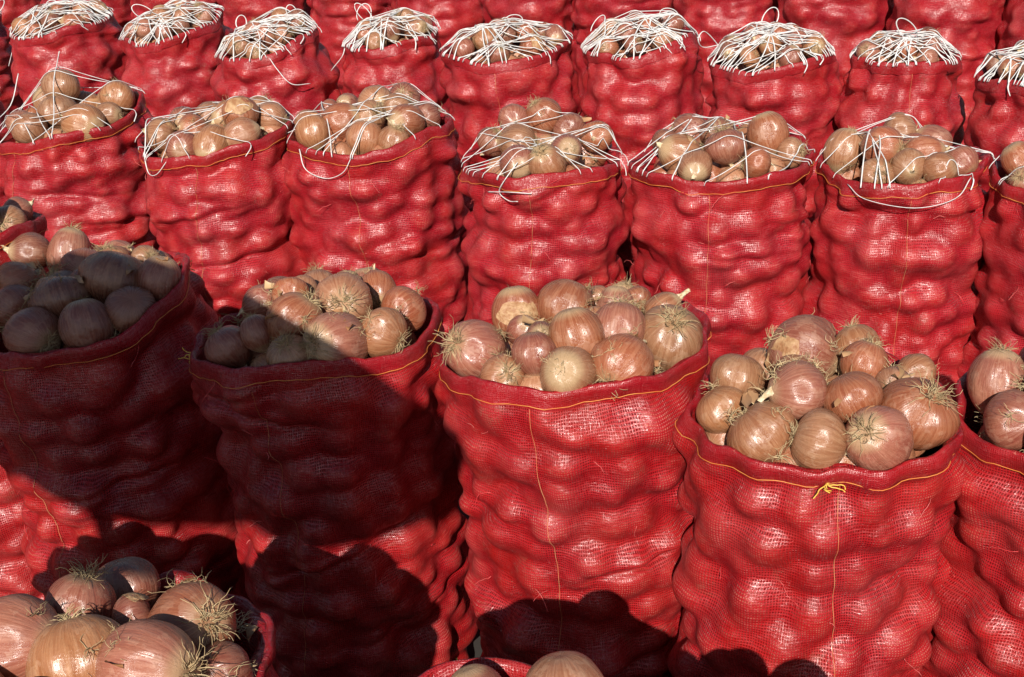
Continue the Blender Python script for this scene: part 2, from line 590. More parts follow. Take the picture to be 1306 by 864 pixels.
def build_sack(key, px, py, wpx, label, group, rim=None, rimz=0.76, nu=200, nv=150, mat=None, onion_r=0.035,
               neck_in=1.0, shift=(0, 0), mound=0.05, seam_px=None, R=None, bump=1.0, knot=None, fibres=True, hem=True,
               stitch=True, bulge=1.0, rimup=0.028):
    """px,py: where the rim centre is seen; everything is then built at that real place"""
    s = Sack()
    rg = random.Random('sack' + key)
    cx, cy, t = at(px, py, rimz)
    s.cx, s.cy, s.key, s.zr, s.mound = cx, cy, key, rimz, mound
    R = R or wpx * t / FPX / 2 / bulge * 0.975
    s.R = R
    th = np.arange(nu) / nu * 2 * np.pi
    # rim outline
    zr = rimz + smooth_noise1(rg, nu, (2, 3, 4), 0.012)
    zr = zr + rimup * np.cos(th + math.pi / 2)
    if rim:
        for amp, deg, h in rim:           # amplitude, direction of the crest (degrees, -90 = towards the camera), harmonic
            zr = zr + amp * np.cos(h * (th - math.radians(deg)))
    rrim = neck_in * (1 + smooth_noise1(rg, nu, (2, 3, 5), 0.035))
    rrim = rrim + neck_in * smooth_noise1(rg, nu, (7, 9, 13, 17), 0.055)
    zr = zr + smooth_noise1(rg, nu, (7, 10, 15), 0.012)
    s.th, s.zrim, s.rrim = th, zr, rrim * R
    vv = np.linspace(0, 1, nv)
    # profile
    def prof(v):
        b = 0.80 + 0.20 * np.clip(v / 0.16, 0, 1) ** 0.5
        top = np.clip((v - 0.80) / 0.20, 0, 1)
        return b, top * top * (3 - 2 * top)
    b, top = prof(vv)
    cross = np.ones((nv, nu))
    p1, p2, p3 = rg.uniform(0, 6.28), rg.uniform(0, 6.28), rg.uniform(0, 6.28)
    V, T = np.meshgrid(vv, th, indexing='ij')
    cross += 0.035 * np.cos(2 * T + p1 + 2 * V) + 0.02 * np.cos(3 * T + p2 - 3 * V) + 0.02 * np.sin(9 * V + p3 + T)
    rad = R * cross * b[:, None]
    rad = rad * (1 - top[:, None]) + top[:, None] * (rrim * R)[None, :]
    Z = V * zr[None, :]
    # onions pressing on the net -> obstacle field, then a taut membrane over it
    S = T * R
    per = 2 * np.pi * R
    obs = np.full((nv, nu), -0.03)
    z = 0.03
    layer = 0
    while z < rimz + 0.03:
        nn = max(6, int(per / (2.25 * onion_r)))
        off = rg.random()
        for k in range(nn):
            a = onion_r * rg.choice((rg.uniform(0.62, 0.9), rg.uniform(0.85, 1.15), rg.uniform(1.0, 1.4)))
            s0 = (k + off + rg.uniform(-.25, .25)) / nn * per
            z0 = z + rg.uniform(-.35, .35) * onion_r + 0.012 * math.sin(3 * s0 / R + layer)
            ds = (S - s0 + per / 2) % per - per / 2
            dz = Z - z0
            el = rg.uniform(0.85, 1.2)
            d2 = (ds / el) ** 2 + (dz * el) ** 2
            bl = np.sqrt(np.maximum(a * a - d2, 0)) - a + 0.008 + rg.uniform(-.014, .009)
            bl = np.where(d2 < a * a, bl, -0.03)
            obs = np.maximum(obs, bl)
        z += onion_r * rg.uniform(1.25, 1.7)
        layer += 1
    obs = np.maximum(obs, -0.032)
    mem = obs.copy()
    nit = int(14 * (nu / 200) ** 2) + 3
    for _ in range(nit):
        sm = 0.36 * (np.roll(mem, 1, 1) + np.roll(mem, -1, 1))
        up = np.vstack([mem[1:], mem[-1:]])
        dn = np.vstack([mem[:1], mem[:-1]])
        sm = sm + 0.14 * (up + dn)
        mem = np.maximum(obs, sm)
    for _ in range(max(1, int(2 * nu / 200))):      # the net is stiff: round the contact edges off
        mem = 0.25 * (np.roll(mem, 1, 1) + np.roll(mem, -1, 1)) + 0.25 * (np.vstack([mem[1:], mem[-1:]]) + np.vstack([mem[:1], mem[:-1]]))
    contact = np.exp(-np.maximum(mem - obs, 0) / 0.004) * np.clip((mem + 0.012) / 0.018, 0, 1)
    fade = 1 - 0.55 * np.clip((V * zr[None, :] - (zr[None, :] - 0.045)) / 0.045, 0, 1)
    disp = mem * bump * 0.86 * fade
    # creases round the sack
    cr = np.zeros_like(disp)
    for _ in range(9):
        z0, a0, wd = rg.uniform(0.05, 0.98) * rimz, rg.uniform(0, 6.28), rg.uniform(0.3, 1.1)
        tilt, depth = rg.uniform(-.05, .05), rg.uniform(0.004, 0.011)
        da = (T - a0 + np.pi) % (2 * np.pi) - np.pi
        dz = (Z - z0 - tilt * np.sin(da * 1.3) * 1.0)
        cr -= depth * np.exp(-(dz / 0.007) ** 2) * np.exp(-(da / wd) ** 2)
        cr += 0.6 * depth * np.exp(-((dz - 0.018) / 0.012) ** 2) * np.exp(-(da / wd) ** 2)
    big = 0.006 * np.sin(2 * np.pi * Z / 0.19 + p1 + 1.3 * np.sin(T + p2)) + 0.004 * np.sin(2 * np.pi * Z / 0.11 + p3 + 2 * T)
    rad = rad + disp + (cr + big) * fade
    # wander of the axis with height
    shift = (shift[0] + rg.uniform(-.028, .028), shift[1] + rg.uniform(-.01, .02))
    wx = 0.014 * np.sin(5 * vv + p1) * (1 - vv) + shift[0] * (1 - vv)
    wy = 0.014 * np.sin(4 * vv + p2) * (1 - vv) + shift[1] * (1 - vv)
    X = rad * np.cos(T) + wx[:, None]
    Y = rad * np.sin(T) + wy[:, None]
    rows = [np.stack([X, Y, Z], -1)]
    # lining: the cloth turns over the top and runs a little way down inside
    inner = []
    for dz, dr in ((0.004, -0.002), (-0.003, -0.005), (-0.05, -0.008), (-0.11, -0.02)):
        jj_ = [int(round(np.clip(1 + min(0, dz - q_) / rimz, 0, 1) * (nv - 1))) for q_ in (0.0, 0.012, 0.024)]
        r2 = np.minimum(rad[-1], np.min([rad[q_] for q_ in jj_], axis=0)) + dr
        inner.append(np.stack([r2 * np.cos(th), r2 * np.sin(th), zr + dz], -1)[None])
    rows.append(np.concatenate(inner))
    Vt = np.concatenate(rows)
    nrow = Vt.shape[0]
    u = np.concatenate([S] + [S[-1:]] * 4)
    vuv = np.concatenate([Z, Z[-1:] + 0.004, Z[-1:] + 0.01, Z[-1:] + 0.055, Z[-1:] + 0.115])
    # a second copy of the seam column gives clean UVs
    Vt = np.concatenate([Vt, Vt[:, :1]], 1)
    u = np.concatenate([u, u[:, :1] + per], 1)
    vuv = np.concatenate([vuv, vuv[:, :1]], 1)
    ct = np.concatenate([contact] + [np.zeros((4, nu))])
    ct = np.concatenate([ct, ct[:, :1]], 1)
    # weld seam: use modulo faces but loop uvs from the open grid
    jj, ii = np.meshgrid(np.arange(nrow - 1), np.arange(nu), indexing='ij')
    def idx(j, i, w_):
        return j * w_ + i
    W1 = nu + 1
    fo = np.stack([idx(jj, ii, W1), idx(jj, ii + 1, W1), idx(jj + 1, ii + 1, W1), idx(jj + 1, ii, W1)], -1).reshape(-1, 4)
    fc = np.stack([idx(jj, ii, nu), idx(jj, (ii + 1) % nu, nu), idx(jj + 1, (ii + 1) % nu, nu), idx(jj + 1, ii, nu)], -1).reshape(-1, 4)
    uvs_open = np.stack([u, vuv], -1).reshape(-1, 2)
    loop_uv = uvs_open[fo.ravel()]
    verts = Vt[:, :nu].reshape(-1, 3)
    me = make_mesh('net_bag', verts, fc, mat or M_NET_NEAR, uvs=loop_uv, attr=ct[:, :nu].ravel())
    root = bpy.data.objects.new('onion_sack', None)
    root.empty_display_size = 0.1
    COL.objects.link(root)
    root.location = (cx, cy, 0.0)
    tag(root, label, 'sack', group)
    s.root = root
    link('net_bag', me, root)
    # bottom disc
    bot = [tuple(verts[i]) for i in range(0, nu, 4)]
    make = make_mesh('bottom', bot + [(wx[0], wy[0], 0.001)], [(i, len(bot), (i + 1) % len(bot)) for i in range(len(bot))], M_NET_FAR, uvs=[(p[0], p[1]) for p in bot] + [(0, 0)])
    link('bottom', make, root)
    s.rad, s.Z, s.wx, s.wy, s.nu, s.nv, s.zr_arr = rad, Z, wx, wy, nu, nv, zr
    rtop = rad[-1]
    s.rtop = rtop

    def surf(theta, z_below, out=0.0):
        """a point on the cloth, z_below metres under the rim"""
        i = int(round((theta % (2 * math.pi)) / (2 * math.pi) * nu)) % nu
        zz = zr[i] - z_below
        j = min(nv - 1, max(0, zz / zr[i] * (nv - 1)))
        j0 = int(j)
        f = j - j0
        j1 = min(nv - 1, j0 + 1)
        r = rad[j0, i] * (1 - f) + rad[j1, i] * f + out
        return Vector((r * math.cos(theta) + wx[j0] * (1 - f) + wx[j1] * f, r * math.sin(theta) + wy[j0] * (1 - f) + wy[j1] * f, zz))
    s.surf = surf
    if hem:
        # folded hem band over the top edge
        nh = min(nu, 120)
        ths = [2 * math.pi * k / nh for k in range(nh)]
        hv, huv = [], []
        ring = [(0.024, 0.0022), (0.016, 0.0035), (0.006, 0.0035), (-0.005, 0.0015), (-0.0065, -0.003), (0.006, -0.0095), (0.022, -0.0105)]
        for q, (dn, out) in enumerate(ring):
            for k, a in enumerate(ths):
                wob = 0.0012 * math.sin(23 * a + q) + 0.002 * math.sin(5 * a + 1)
                p = surf(a, max(dn, 0), out)
                hv.append((p.x, p.y, p.z - min(dn, 0) + wob))
                huv.append((a * R, dn))
        link('hem', make_mesh('hem', hv, grid_faces(nh, len(ring)), M_HEM, uvs=huv, attr=[0.0] * len(hv)), root)
    if stitch:
        tb = Tubes(5)
        nh = 110
        pts = [surf(2 * math.pi * k / nh, 0.021 + 0.0008 * math.sin(k * 1.9), 0.0040) for k in range(nh + 1)]
        tb.add(pts, 0.00065)
        link('hem_stitching', tb.mesh('hem_stitching', M_STITCH), root)
    if seam_px is not None:
        # side seam thread running down the cloth at the angle it is seen
        th0 = math.radians(seam_px)
        tb = Tubes(4)
        npt = 70
        pts = [surf(th0 + 0.03 * math.sin(k * 0.11 + p1) + 0.004 * math.sin(k * .9), 0.024 + (zr[0] - 0.06) * k / npt, 0.0016) for k in range(npt)]
        tb.add(pts, 0.0005)
        link('side_seam', tb.mesh('side_seam', M_SEAM), root)
    if knot is not None:
        tb = Tubes(4)
        a0 = math.radians(knot)
        p0 = surf(a0, 0.018, 0.006)
        for k in range(6):
            pts = [p0]
            d = Vector((math.cos(a0) * .3 + rg.gauss(0, .6), math.sin(a0) * .3 + rg.gauss(0, .6), rg.gauss(-.2, .5))).normalized()
            for q in range(6):
                d = (d + Vector((rg.gauss(0, .6), rg.gauss(0, .6), rg.gauss(-.05, .5)))).normalized()
                pts.append(pts[-1] + d * 0.0048)
            tb.add(smooth_curve(pts, 2), 0.0009)
        link('thread_knot', tb.mesh('thread_knot', M_KNOT), root)
    if fibres:
        tb = Tubes(3)
        for _ in range(14):
            a = rg.uniform(-math.pi, 0.2)
            p = surf(a, rg.uniform(0.0, 0.5), 0.002)
            nrm = Vector((math.cos(a), math.sin(a), 0))
            tan = Vector((-math.sin(a), math.cos(a), 0))
            pts = [p]
            d = (nrm * rg.uniform(0.0, .5) + tan * rg.gauss(0, .7) + Vector((0, 0, rg.gauss(0, .6)))).normalized()
            L = rg.uniform(0.01, 0.045)
            for q in range(6):
                d = (d + Vector((rg.gauss(0, .25), rg.gauss(0, .25), rg.gauss(-.06, .25))) + nrm * 0.02).normalized()
                pts.append(pts[-1] + d * L / 6)
            tb.add(pts, 0.0005)
        f = link('loose_fibres', tb.mesh('loose_fibres', M_FIBRE), root)
        f['kind'] = 'stuff'
    s.onions = []
    s.rg = rg
    return s


def dome(s, x, y):
    """height of onion centres across the open top"""
    dx, dy = x - s.cx, y - s.cy
    a = math.atan2(dy, dx) % (2 * math.pi)
    i = int(a / (2 * math.pi) * s.nu) % s.nu
    rho = min(1.3, math.hypot(dx, dy) / s.rtop[i])
    zr_ = s.zr_arr[i]
    base = s.zr * (1 - min(1, rho)) + zr_ * min(1, rho)
    return base + s.mound * (1 - rho * rho) + 0.004 - 0.03 * max(0, rho - 0.7)


def fill_sack(s, listed, extra=0, rmin=0.032, rmax=0.044, things=True):
    """listed: (px, py, diameter px, colour, flags) as surveyed; centres are put on the heap's surface and packed"""
    rg = s.rg
    pts = []
    for e in listed:
        px, py, dia = e[:3]
        colour = e[3] if len(e) > 3 else rg.choice(PAL_KEYS)
        fl = e[4] if len(e) > 4 else {}
        d = ray(px, py)
        # march the sight line down to the heap
        lo, hi = 0.4, 6.0
        t = lo
        best = None
        while t < hi:
            p = Vector((0, 0, CZ)) + d * t
            if abs(p.x - s.cx) < 0.3 and abs(p.y - s.cy) < 0.3 and p.z < dome(s, p.x, p.y) + fl.get('up', 0):
                best = p
                break
            t += 0.004
        if best is None:
            t = (s.zr - CZ) / d.z
            best = Vector((0, 0, CZ)) + d * t
        r = max(0.022, min(0.052 if s.key == 'C1' else 0.044 if s.key[0] == 'C' else 0.062, dia * t / FPX / 2))
        pts.append([best.copy(), r, colour, fl])
    for _ in range(extra * 40):
        if len(pts) >= len(listed) + extra:
            break
        a, q = rg.uniform(0, 6.28), math.sqrt(rg.random())
        i = int(a / 6.2832 * s.nu) % s.nu
        r = rg.uniform(rmin, rmax)
        rho = q * (s.rtop[i] - r)
        x, y = s.cx + rho * math.cos(a), s.cy + rho * math.sin(a)
        if all(math.hypot(p[0].x - x, p[0].y - y) > 0.86 * (p[1] + r) for p in pts):
            pts.append([Vector((x, y, dome(s, x, y) + rg.uniform(-.008, .008))), r, rg.choice(PAL_KEYS), {}])
    for it in range(30):
        for i in range(len(pts)):
            for j in range(i + 1, len(pts)):
                a, b = pts[i], pts[j]
                d = b[0] - a[0]
                L = d.length
                m = 0.86 * (a[1] + b[1])
                if 1e-6 < L < m:
                    mv = d / L * (m - L) * 0.25
                    mv.z *= 0.8
                    a[0] -= mv
                    b[0] += mv
        for p in pts:
            dx, dy = p[0].x - s.cx, p[0].y - s.cy
            rho = math.hypot(dx, dy)
            a = math.atan2(dy, dx)
            i = int((a % (2 * math.pi)) / (2 * math.pi) * s.nu) % s.nu
            lim = s.rtop[i] - p[1] * 0.92 - 0.008
            if p[0].z < s.zr_arr[i] + p[1] * 0.9 and rho > lim and rho > 1e-6:
                p[0].x -= dx / rho * (rho - lim)
                p[0].y -= dy / rho * (rho - lim)
    for p, r, colour, fl in pts:
        s.onions.append((p.copy(), r))
        if things:
            ang_ = math.atan2(p.y - s.cy, p.x - s.cx) % (2 * math.pi)
            inside = math.hypot(p.x - s.cx, p.y - s.cy) + 1.25 * r < s.rtop[int(ang_ / (2 * math.pi) * s.nu) % s.nu]
            place_onion(s.key, p, r, colour, rg, skin=inside, outv=None if inside else Vector((math.cos(ang_), math.sin(ang_), 0)), axis=fl.get('axis'), shape=fl.get('shape'), tuft=fl.get('tuft'), neck=fl.get('neck'))
        else:
            filler(p, r)
    # the layer underneath, glimpsed only between the top ones
    g = 0.064
    n = int(0.24 / g) + 1
    for i in range(-n, n + 1):
        for j in range(-n, n + 1):
            x = (i + 0.5 * (j % 2)) * g + rg.uniform(-.008, .008)
            y = j * g * 0.87 + rg.uniform(-.008, .008)
            a = math.atan2(y, x) % (2 * math.pi)
            k = int(a / (2 * math.pi) * s.nu) % s.nu
            if math.hypot(x, y) < s.rtop[k] - 0.046:
                X, Y = s.cx + x, s.cy + y
                filler((X, Y, min(dome(s, X, Y), s.zr_arr[k] + 0.012) - 0.042 + rg.uniform(-.01, .006)), rg.uniform(0.032, 0.038))


def heap_height(s, x, y):
    h = -9
    for p, r in s.onions:
        d2 = (p.x - x) ** 2 + (p.y - y) ** 2
        if d2 < r * r:
            h = max(h, p.z + math.sqrt(r * r - d2) * 0.93)
    return h


def taut(s, p0, p1, sag=0.0, lift=0.0025):
    """a strand pulled over the heap between two points on the rim (upper hull of the onions under it)"""
    n = 26
    P = []
    for k in range(n + 1):
        q = k / n
        x, y = p0.x + (p1.x - p0.x) * q, p0.y + (p1.y - p0.y) * q
        z = p0.z + (p1.z - p0.z) * q
        h = heap_height(s, x, y) + lift if 0 < k < n else z
        P.append((q, h if 0 < k < n else z))
    hull = []
    for pt in P:
        while len(hull) >= 2 and (hull[-1][1] - hull[-2][1]) * (pt[0] - hull[-2][0]) <= (pt[1] - hull[-2][1]) * (hull[-1][0] - hull[-2][0]):
            hull.pop()
        hull.append(pt)
    out = []
    for k in range(n + 1):
        q = k / n
        for a, b in zip(hull, hull[1:]):
            if a[0] <= q <= b[0]:
                f = (q - a[0]) / max(1e-9, b[0] - a[0])
                z = a[1] * (1 - f) + b[1] * f
                z -= sag * 4 * f * (1 - f) * (b[0] - a[0])
                break
        h = heap_height(s, p0.x + (p1.x - p0.x) * q, p0.y + (p1.y - p0.y) * q) + lift
        out.append(Vector((p0.x + (p1.x - p0.x) * q, p0.y + (p1.y - p0.y) * q, max(z, h) if 0 < k < n else z)))
    return out


def lace(s, pairs, r=0.0016, hang=0.6, loops=0, wobble=0.0):
    rg = s.rg
    org = s.root.location
    prev = None
    for a0, a1 in pairs:
        a0, a1 = math.radians(a0), math.radians(a1)
        dn0, dn1 = rg.uniform(-0.008, 0.004), rg.uniform(-0.008, 0.004)
        e0, e1 = s.surf(a0, 0.0, 0.004) + org, s.surf(a1, 0.0, 0.004) + org
        e0.z += 0.008
        e1.z += 0.008
        mid = taut(s, e0, e1, sag=rg.uniform(0, 0.012))
        if wobble:
            ph, am = rg.uniform(0, 6.28), wobble * rg.uniform(.3, 1)
            side = (e1 - e0).cross(Vector((0, 0, 1))).normalized()
            for k, p in enumerate(mid):
                q = k / (len(mid) - 1)
                p += side * am * math.sin(math.pi * q) * math.sin(ph + 5 * q)
                p.z = max(p.z, heap_height(s, p.x, p.y) + .002)
        d01 = (e1 - e0).normalized()
        pts = [e0 - d01 * 0.004 + Vector((0, 0, -0.009))] + mid + [e1 + d01 * 0.004 + Vector((0, 0, -0.009))]
        if rg.random() < hang:
            d = Vector((math.cos(a1), math.sin(a1), 0))
            q = pts[-1].copy()
            tt = Vector((-math.sin(a1), math.cos(a1), 0)) * rg.gauss(0, .5)
            for k in range(4):
                d = (d * 0.6 + tt + Vector((0, 0, -0.5))).normalized()
                q = q + d * rg.uniform(.004, .010)
                pts.append(q.copy())
        tb = Tubes(5)
        tb.add([p - org for p in smooth_curve(pts, 2)], r, flat=0.55)
        link('twine_strand', tb.mesh('twine_strand', M_TWINE), s.root)
    for k in range(loops):
        a = rg.uniform(0.0, 3.1)
        base = s.surf(a, -0.002, 0.0) + org
        base = base + (Vector((s.cx, s.cy, base.z)) - base) * rg.uniform(.1, .6)
        base.z = max(base.z, heap_height(s, base.x, base.y))
        h, wd, lean = rg.uniform(0.025, 0.055), rg.uniform(.008, .018), Vector((rg.gauss(0, .5), rg.gauss(0, .3), 0))
        pts = []
        for q in range(13):
            u_ = -2.2 + 4.4 * q / 12
            pts.append(base - org + Vector((math.sin(u_) * wd * 1.6, math.sin(u_) * wd * .5, 0)) + (Vector((0, 0, 1)) + lean) * (h * (math.cos(u_) + .59) / 1.59) * 1.0)
        tb = Tubes(5)
        tb.add(smooth_curve(pts, 2), r, flat=0.7)
        link('twine_loop', tb.mesh('twine_loop', M_TWINE), s.root)


def zigzag(rg, n, a_left=200, a_right=-20, spread=1.0):
    """lacing that runs from one side of the rim to the other, back edge to front edge"""
    out = []
    for k in range(n):
        q = (k + 0.5) / n
        # front goes through -90 (the camera side), back through +90
        la = 180 - 72 + 144 * q + rg.uniform(-14, 14)
        ra = 66 - 128 * q + rg.uniform(-16, 16)
        if k % 2:              # every other strand crosses the opening at a random slant
            la = rg.uniform(110, 275)
            ra = la + rg.uniform(95, 265)
        out.append((la, ra))
    return out


# ------------------------------------------------------------------ ground
gv = [(-150, -60, 0), (150, -60, 0), (150, 240, 0), (-150, 240, 0)]
g = link('ground', make_mesh('ground', gv, [(0, 1, 2, 3)], M_GROUND, smooth=False))
g['kind'] = 'structure'

GA, GB, GC, GD, GE = ('open sacks in the foremost row', 'open sacks waiting to be laced', 'sacks loosely laced with twine',
                      'sacks tightly laced with twine', 'sacks standing in the rear row')
sacks = {}

# ------------------------------------------------------------------ row A: nearest sacks, only their tops in the frame
T = dict
A1 = build_sack('A1', 104, 880, 500, 'open red net sack in the bottom corner, its rim low round big pale onions', GA,
                rim=[(0.012, 20, 1)], nu=240, nv=170, mound=0.06, R=0.203)
fill_sack(A1, [
    (85, 762, 112, 'tan', T(axis=(-.1, -.2, -1), shape=0, tuft=2)), (236, 800, 116, 'copper', T(axis=(-.75, -.3, -.45), shape=2, tuft=3)),
    (110, 846, 132, 'golden', T(axis=(.2, -.55, -.8), shape=0, tuft=0)), (25, 830, 118, 'pinkish', T(axis=(.9, -.2, .1))),
    (0, 775, 70, 'russet'), (178, 790, 64, 'rosy'), (290, 860, 84, 'rosy'), (190, 880, 120, 'pinkish'),
    (-60, 830, 110, 'copper'), (-50, 900, 110, 'golden'), (40, 930, 120, 'copper'), (130, 960, 120, 'golden'), (250, 930, 110, 'copper'), (-90, 960, 100)], extra=4)
A2 = build_sack('A2', 625, 1048, 540, 'open red net sack of which only the back rim shows at the bottom edge', GA,
                rim=[(0.006, 90, 1)], rimup=0.0, nu=240, nv=170, mound=0.0, R=0.192, knot=97)
fill_sack(A2, [
    (726, 886, 104, 'tan', T(up=.03, axis=(.1, .4, .9), neck=0, tuft=-1, shape=0)), (615, 905, 80, 'rosy', T(tuft=-1, axis=(.3, .2, .9))), (540, 920, 90, 'copper', T(tuft=-1, axis=(-.3, .2, .9))), (640, 930, 100), (470, 950, 100),
    (760, 950, 100), (560, 980, 100), (680, 1010, 110), (780, 1040, 100), (480, 1040, 100)], extra=6)

# ------------------------------------------------------------------ row B: big open sacks
B0 = build_sack('B0', -83, 303, 272, 'open red net sack cut by the edge, set back from its row, in shade', GB,
                nu=180, nv=140, rim=[(0.012, 30, 1)], shift=(0.03, -0.13))
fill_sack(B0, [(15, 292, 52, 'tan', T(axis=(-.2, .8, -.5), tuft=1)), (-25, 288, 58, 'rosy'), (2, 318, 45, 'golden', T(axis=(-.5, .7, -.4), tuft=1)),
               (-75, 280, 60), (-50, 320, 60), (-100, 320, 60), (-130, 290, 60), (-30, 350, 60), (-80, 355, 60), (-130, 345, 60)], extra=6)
B1 = build_sack('B1', 112, 389, 292, 'open red net sack in broad shade, its rim rising to one side above grey-lit onions', GB,
                rim=[(0.045, 25, 1), (0.012, 0, 2)], nu=260, nv=200, mound=0.03, knot=40, seam_px=-120)
fill_sack(B1, [
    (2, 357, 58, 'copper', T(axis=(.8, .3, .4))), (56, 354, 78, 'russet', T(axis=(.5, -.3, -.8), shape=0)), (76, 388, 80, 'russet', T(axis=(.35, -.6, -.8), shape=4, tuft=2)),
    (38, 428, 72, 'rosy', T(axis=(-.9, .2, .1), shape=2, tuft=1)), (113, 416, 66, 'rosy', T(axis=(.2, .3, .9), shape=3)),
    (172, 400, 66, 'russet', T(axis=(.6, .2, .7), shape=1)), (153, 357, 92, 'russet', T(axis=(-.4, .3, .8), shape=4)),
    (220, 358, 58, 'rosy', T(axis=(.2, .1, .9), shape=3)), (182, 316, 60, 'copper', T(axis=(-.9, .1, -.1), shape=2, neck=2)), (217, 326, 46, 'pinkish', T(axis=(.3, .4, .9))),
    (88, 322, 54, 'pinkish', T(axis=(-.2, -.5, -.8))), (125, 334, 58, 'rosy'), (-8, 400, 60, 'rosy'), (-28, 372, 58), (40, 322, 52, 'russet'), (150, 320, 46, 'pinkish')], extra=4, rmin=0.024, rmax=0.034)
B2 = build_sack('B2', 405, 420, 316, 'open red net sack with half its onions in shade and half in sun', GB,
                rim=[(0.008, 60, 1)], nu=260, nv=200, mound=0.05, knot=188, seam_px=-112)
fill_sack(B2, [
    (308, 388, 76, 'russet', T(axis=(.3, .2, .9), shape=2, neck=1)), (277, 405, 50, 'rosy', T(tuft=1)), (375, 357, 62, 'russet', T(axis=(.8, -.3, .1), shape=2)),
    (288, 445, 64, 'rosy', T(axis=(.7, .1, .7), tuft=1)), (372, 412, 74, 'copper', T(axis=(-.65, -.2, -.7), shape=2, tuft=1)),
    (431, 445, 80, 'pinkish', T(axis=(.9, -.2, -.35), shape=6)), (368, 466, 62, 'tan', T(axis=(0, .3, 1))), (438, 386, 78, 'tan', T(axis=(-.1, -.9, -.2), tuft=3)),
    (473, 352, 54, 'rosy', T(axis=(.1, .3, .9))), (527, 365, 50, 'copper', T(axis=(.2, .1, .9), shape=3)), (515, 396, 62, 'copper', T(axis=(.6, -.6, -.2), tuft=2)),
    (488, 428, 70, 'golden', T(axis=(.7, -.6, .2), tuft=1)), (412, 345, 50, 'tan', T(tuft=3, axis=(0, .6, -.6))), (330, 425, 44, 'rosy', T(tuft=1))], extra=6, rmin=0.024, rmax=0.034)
B3 = build_sack('B3', 736, 440, 348, 'open red net sack in full sun with shadow across its foot, coppery onions on top', GB,
                rim=[(0.012, 15, 1), (0.004, 90, 2)], nu=300, nv=230, mound=0.042, seam_px=-113)
fill_sack(B3, [
    (605, 446, 80, 'pinkish', T(axis=(-.6, .3, -.5), shape=2)), (600, 402, 52, 'golden', T(axis=(-.9, .1, .2), shape=6, neck=1)), (660, 402, 64, 'copper', T(axis=(.1, .15, .95), shape=6)),
    (722, 392, 74, 'copper', T(axis=(-.4, -.5, -.7), shape=2)), (672, 460, 60, 'rosy', T(axis=(.1, -.2, 1), shape=5)), (734, 442, 74, 'copper', T(axis=(.25, .1, .95), shape=3)),
    (797, 420, 70, 'pinkish', T(axis=(-.2, -.6, -.7), tuft=1, shape=2)), (805, 474, 82, 'copper', T(axis=(.9, -.1, .3), shape=2)), (801, 382, 54, 'rosy', T(axis=(-.6, .3, .7), neck=2)),
    (873, 433, 90, 'tan', T(axis=(-.15, .35, -1), shape=5, tuft=3)), (632, 487, 62, 'golden', T(axis=(-.4, -.6, .5), tuft=3)), (722, 484, 76, 'tan', T(axis=(0, -.75, -.6), tuft=2, neck=0, up=.006)),
    (765, 376, 40, 'tan', T(axis=(.75, -.1, .6), neck=2)), (845, 395, 44, 'golden', T(axis=(.8, .2, .5), neck=2)), (690, 430, 40, 'russet', T(tuft=3))], extra=6, rmin=0.024, rmax=0.034)
B4 = build_sack('B4', 1050, 522, 350, 'open red net sack in full sun with a yellow thread knot on its hem', GB,
                rim=[(0.014, 60, 1)], rimup=0.020, nu=300, nv=230, mound=0.058, knot=-103, seam_px=-95)
fill_sack(B4, [
    (952, 440, 64, 'tan', T(axis=(-.3, .2, .9))), (1022, 449, 90, 'rosy', T(axis=(.85, -.35, -.3), shape=2, tuft=0)), (1083, 426, 62, 'pinkish', T(axis=(.2, .3, .9))),
    (1147, 432, 78, 'golden', T(axis=(-.1, -.7, -.5), shape=0, tuft=3)), (940, 482, 72, 'tan', T(axis=(-.3, .2, .9), shape=1)), (1102, 464, 62, 'copper', T(axis=(-.4, -.3, -.8))),
    (1187, 467, 84, 'pinkish', T(axis=(-.85, -.2, -.1), shape=1, tuft=3)), (1010, 510, 80, 'pinkish', T(axis=(-.9, -.2, .15), shape=0, neck=1)),
    (1084, 509, 78, 'copper', T(axis=(.5, .4, .7), shape=1)), (1178, 532, 100, 'copper', T(axis=(-.35, -.2, -.9), shape=1, tuft=3)),
    (911, 522, 68, 'golden', T(axis=(.7, -.2, .5))), (967, 553, 90, 'golden', T(axis=(.2, -.6, -.65), shape=1, tuft=2)), (1046, 568, 88, 'tan', T(axis=(.85, -.3, -.2), shape=4, tuft=1)),
    (1122, 562, 86, 'pinkish', T(axis=(.75, -.1, -.6), shape=3)), (1140, 490, 46, 'tan', T(tuft=3))], extra=6, rmin=0.024, rmax=0.034)
B5 = build_sack('B5', 1408, 526, 362, 'open red net sack cut off by the picture edge beside the knotted-hem sack', GB,
                rim=[(0.012, 90, 1)], nu=260, nv=200, mound=0.06, R=0.192)
fill_sack(B5, [
    (1272, 488, 74, 'pinkish', T(axis=(-.2, -.2, .9), tuft=1)), (1292, 536, 78, 'rosy', T(axis=(0, -.8, .45), shape=0, neck=0)), (1305, 436, 64, 'tan', T(axis=(-.3, -.3, -.8), tuft=3, up=0.02)),
    (1350, 500, 80), (1360, 565, 80), (1400, 470, 80), (1430, 540, 80), (1490, 500, 80), (1345, 455, 70), (1500, 570, 80), (1420, 610, 80)], extra=3)

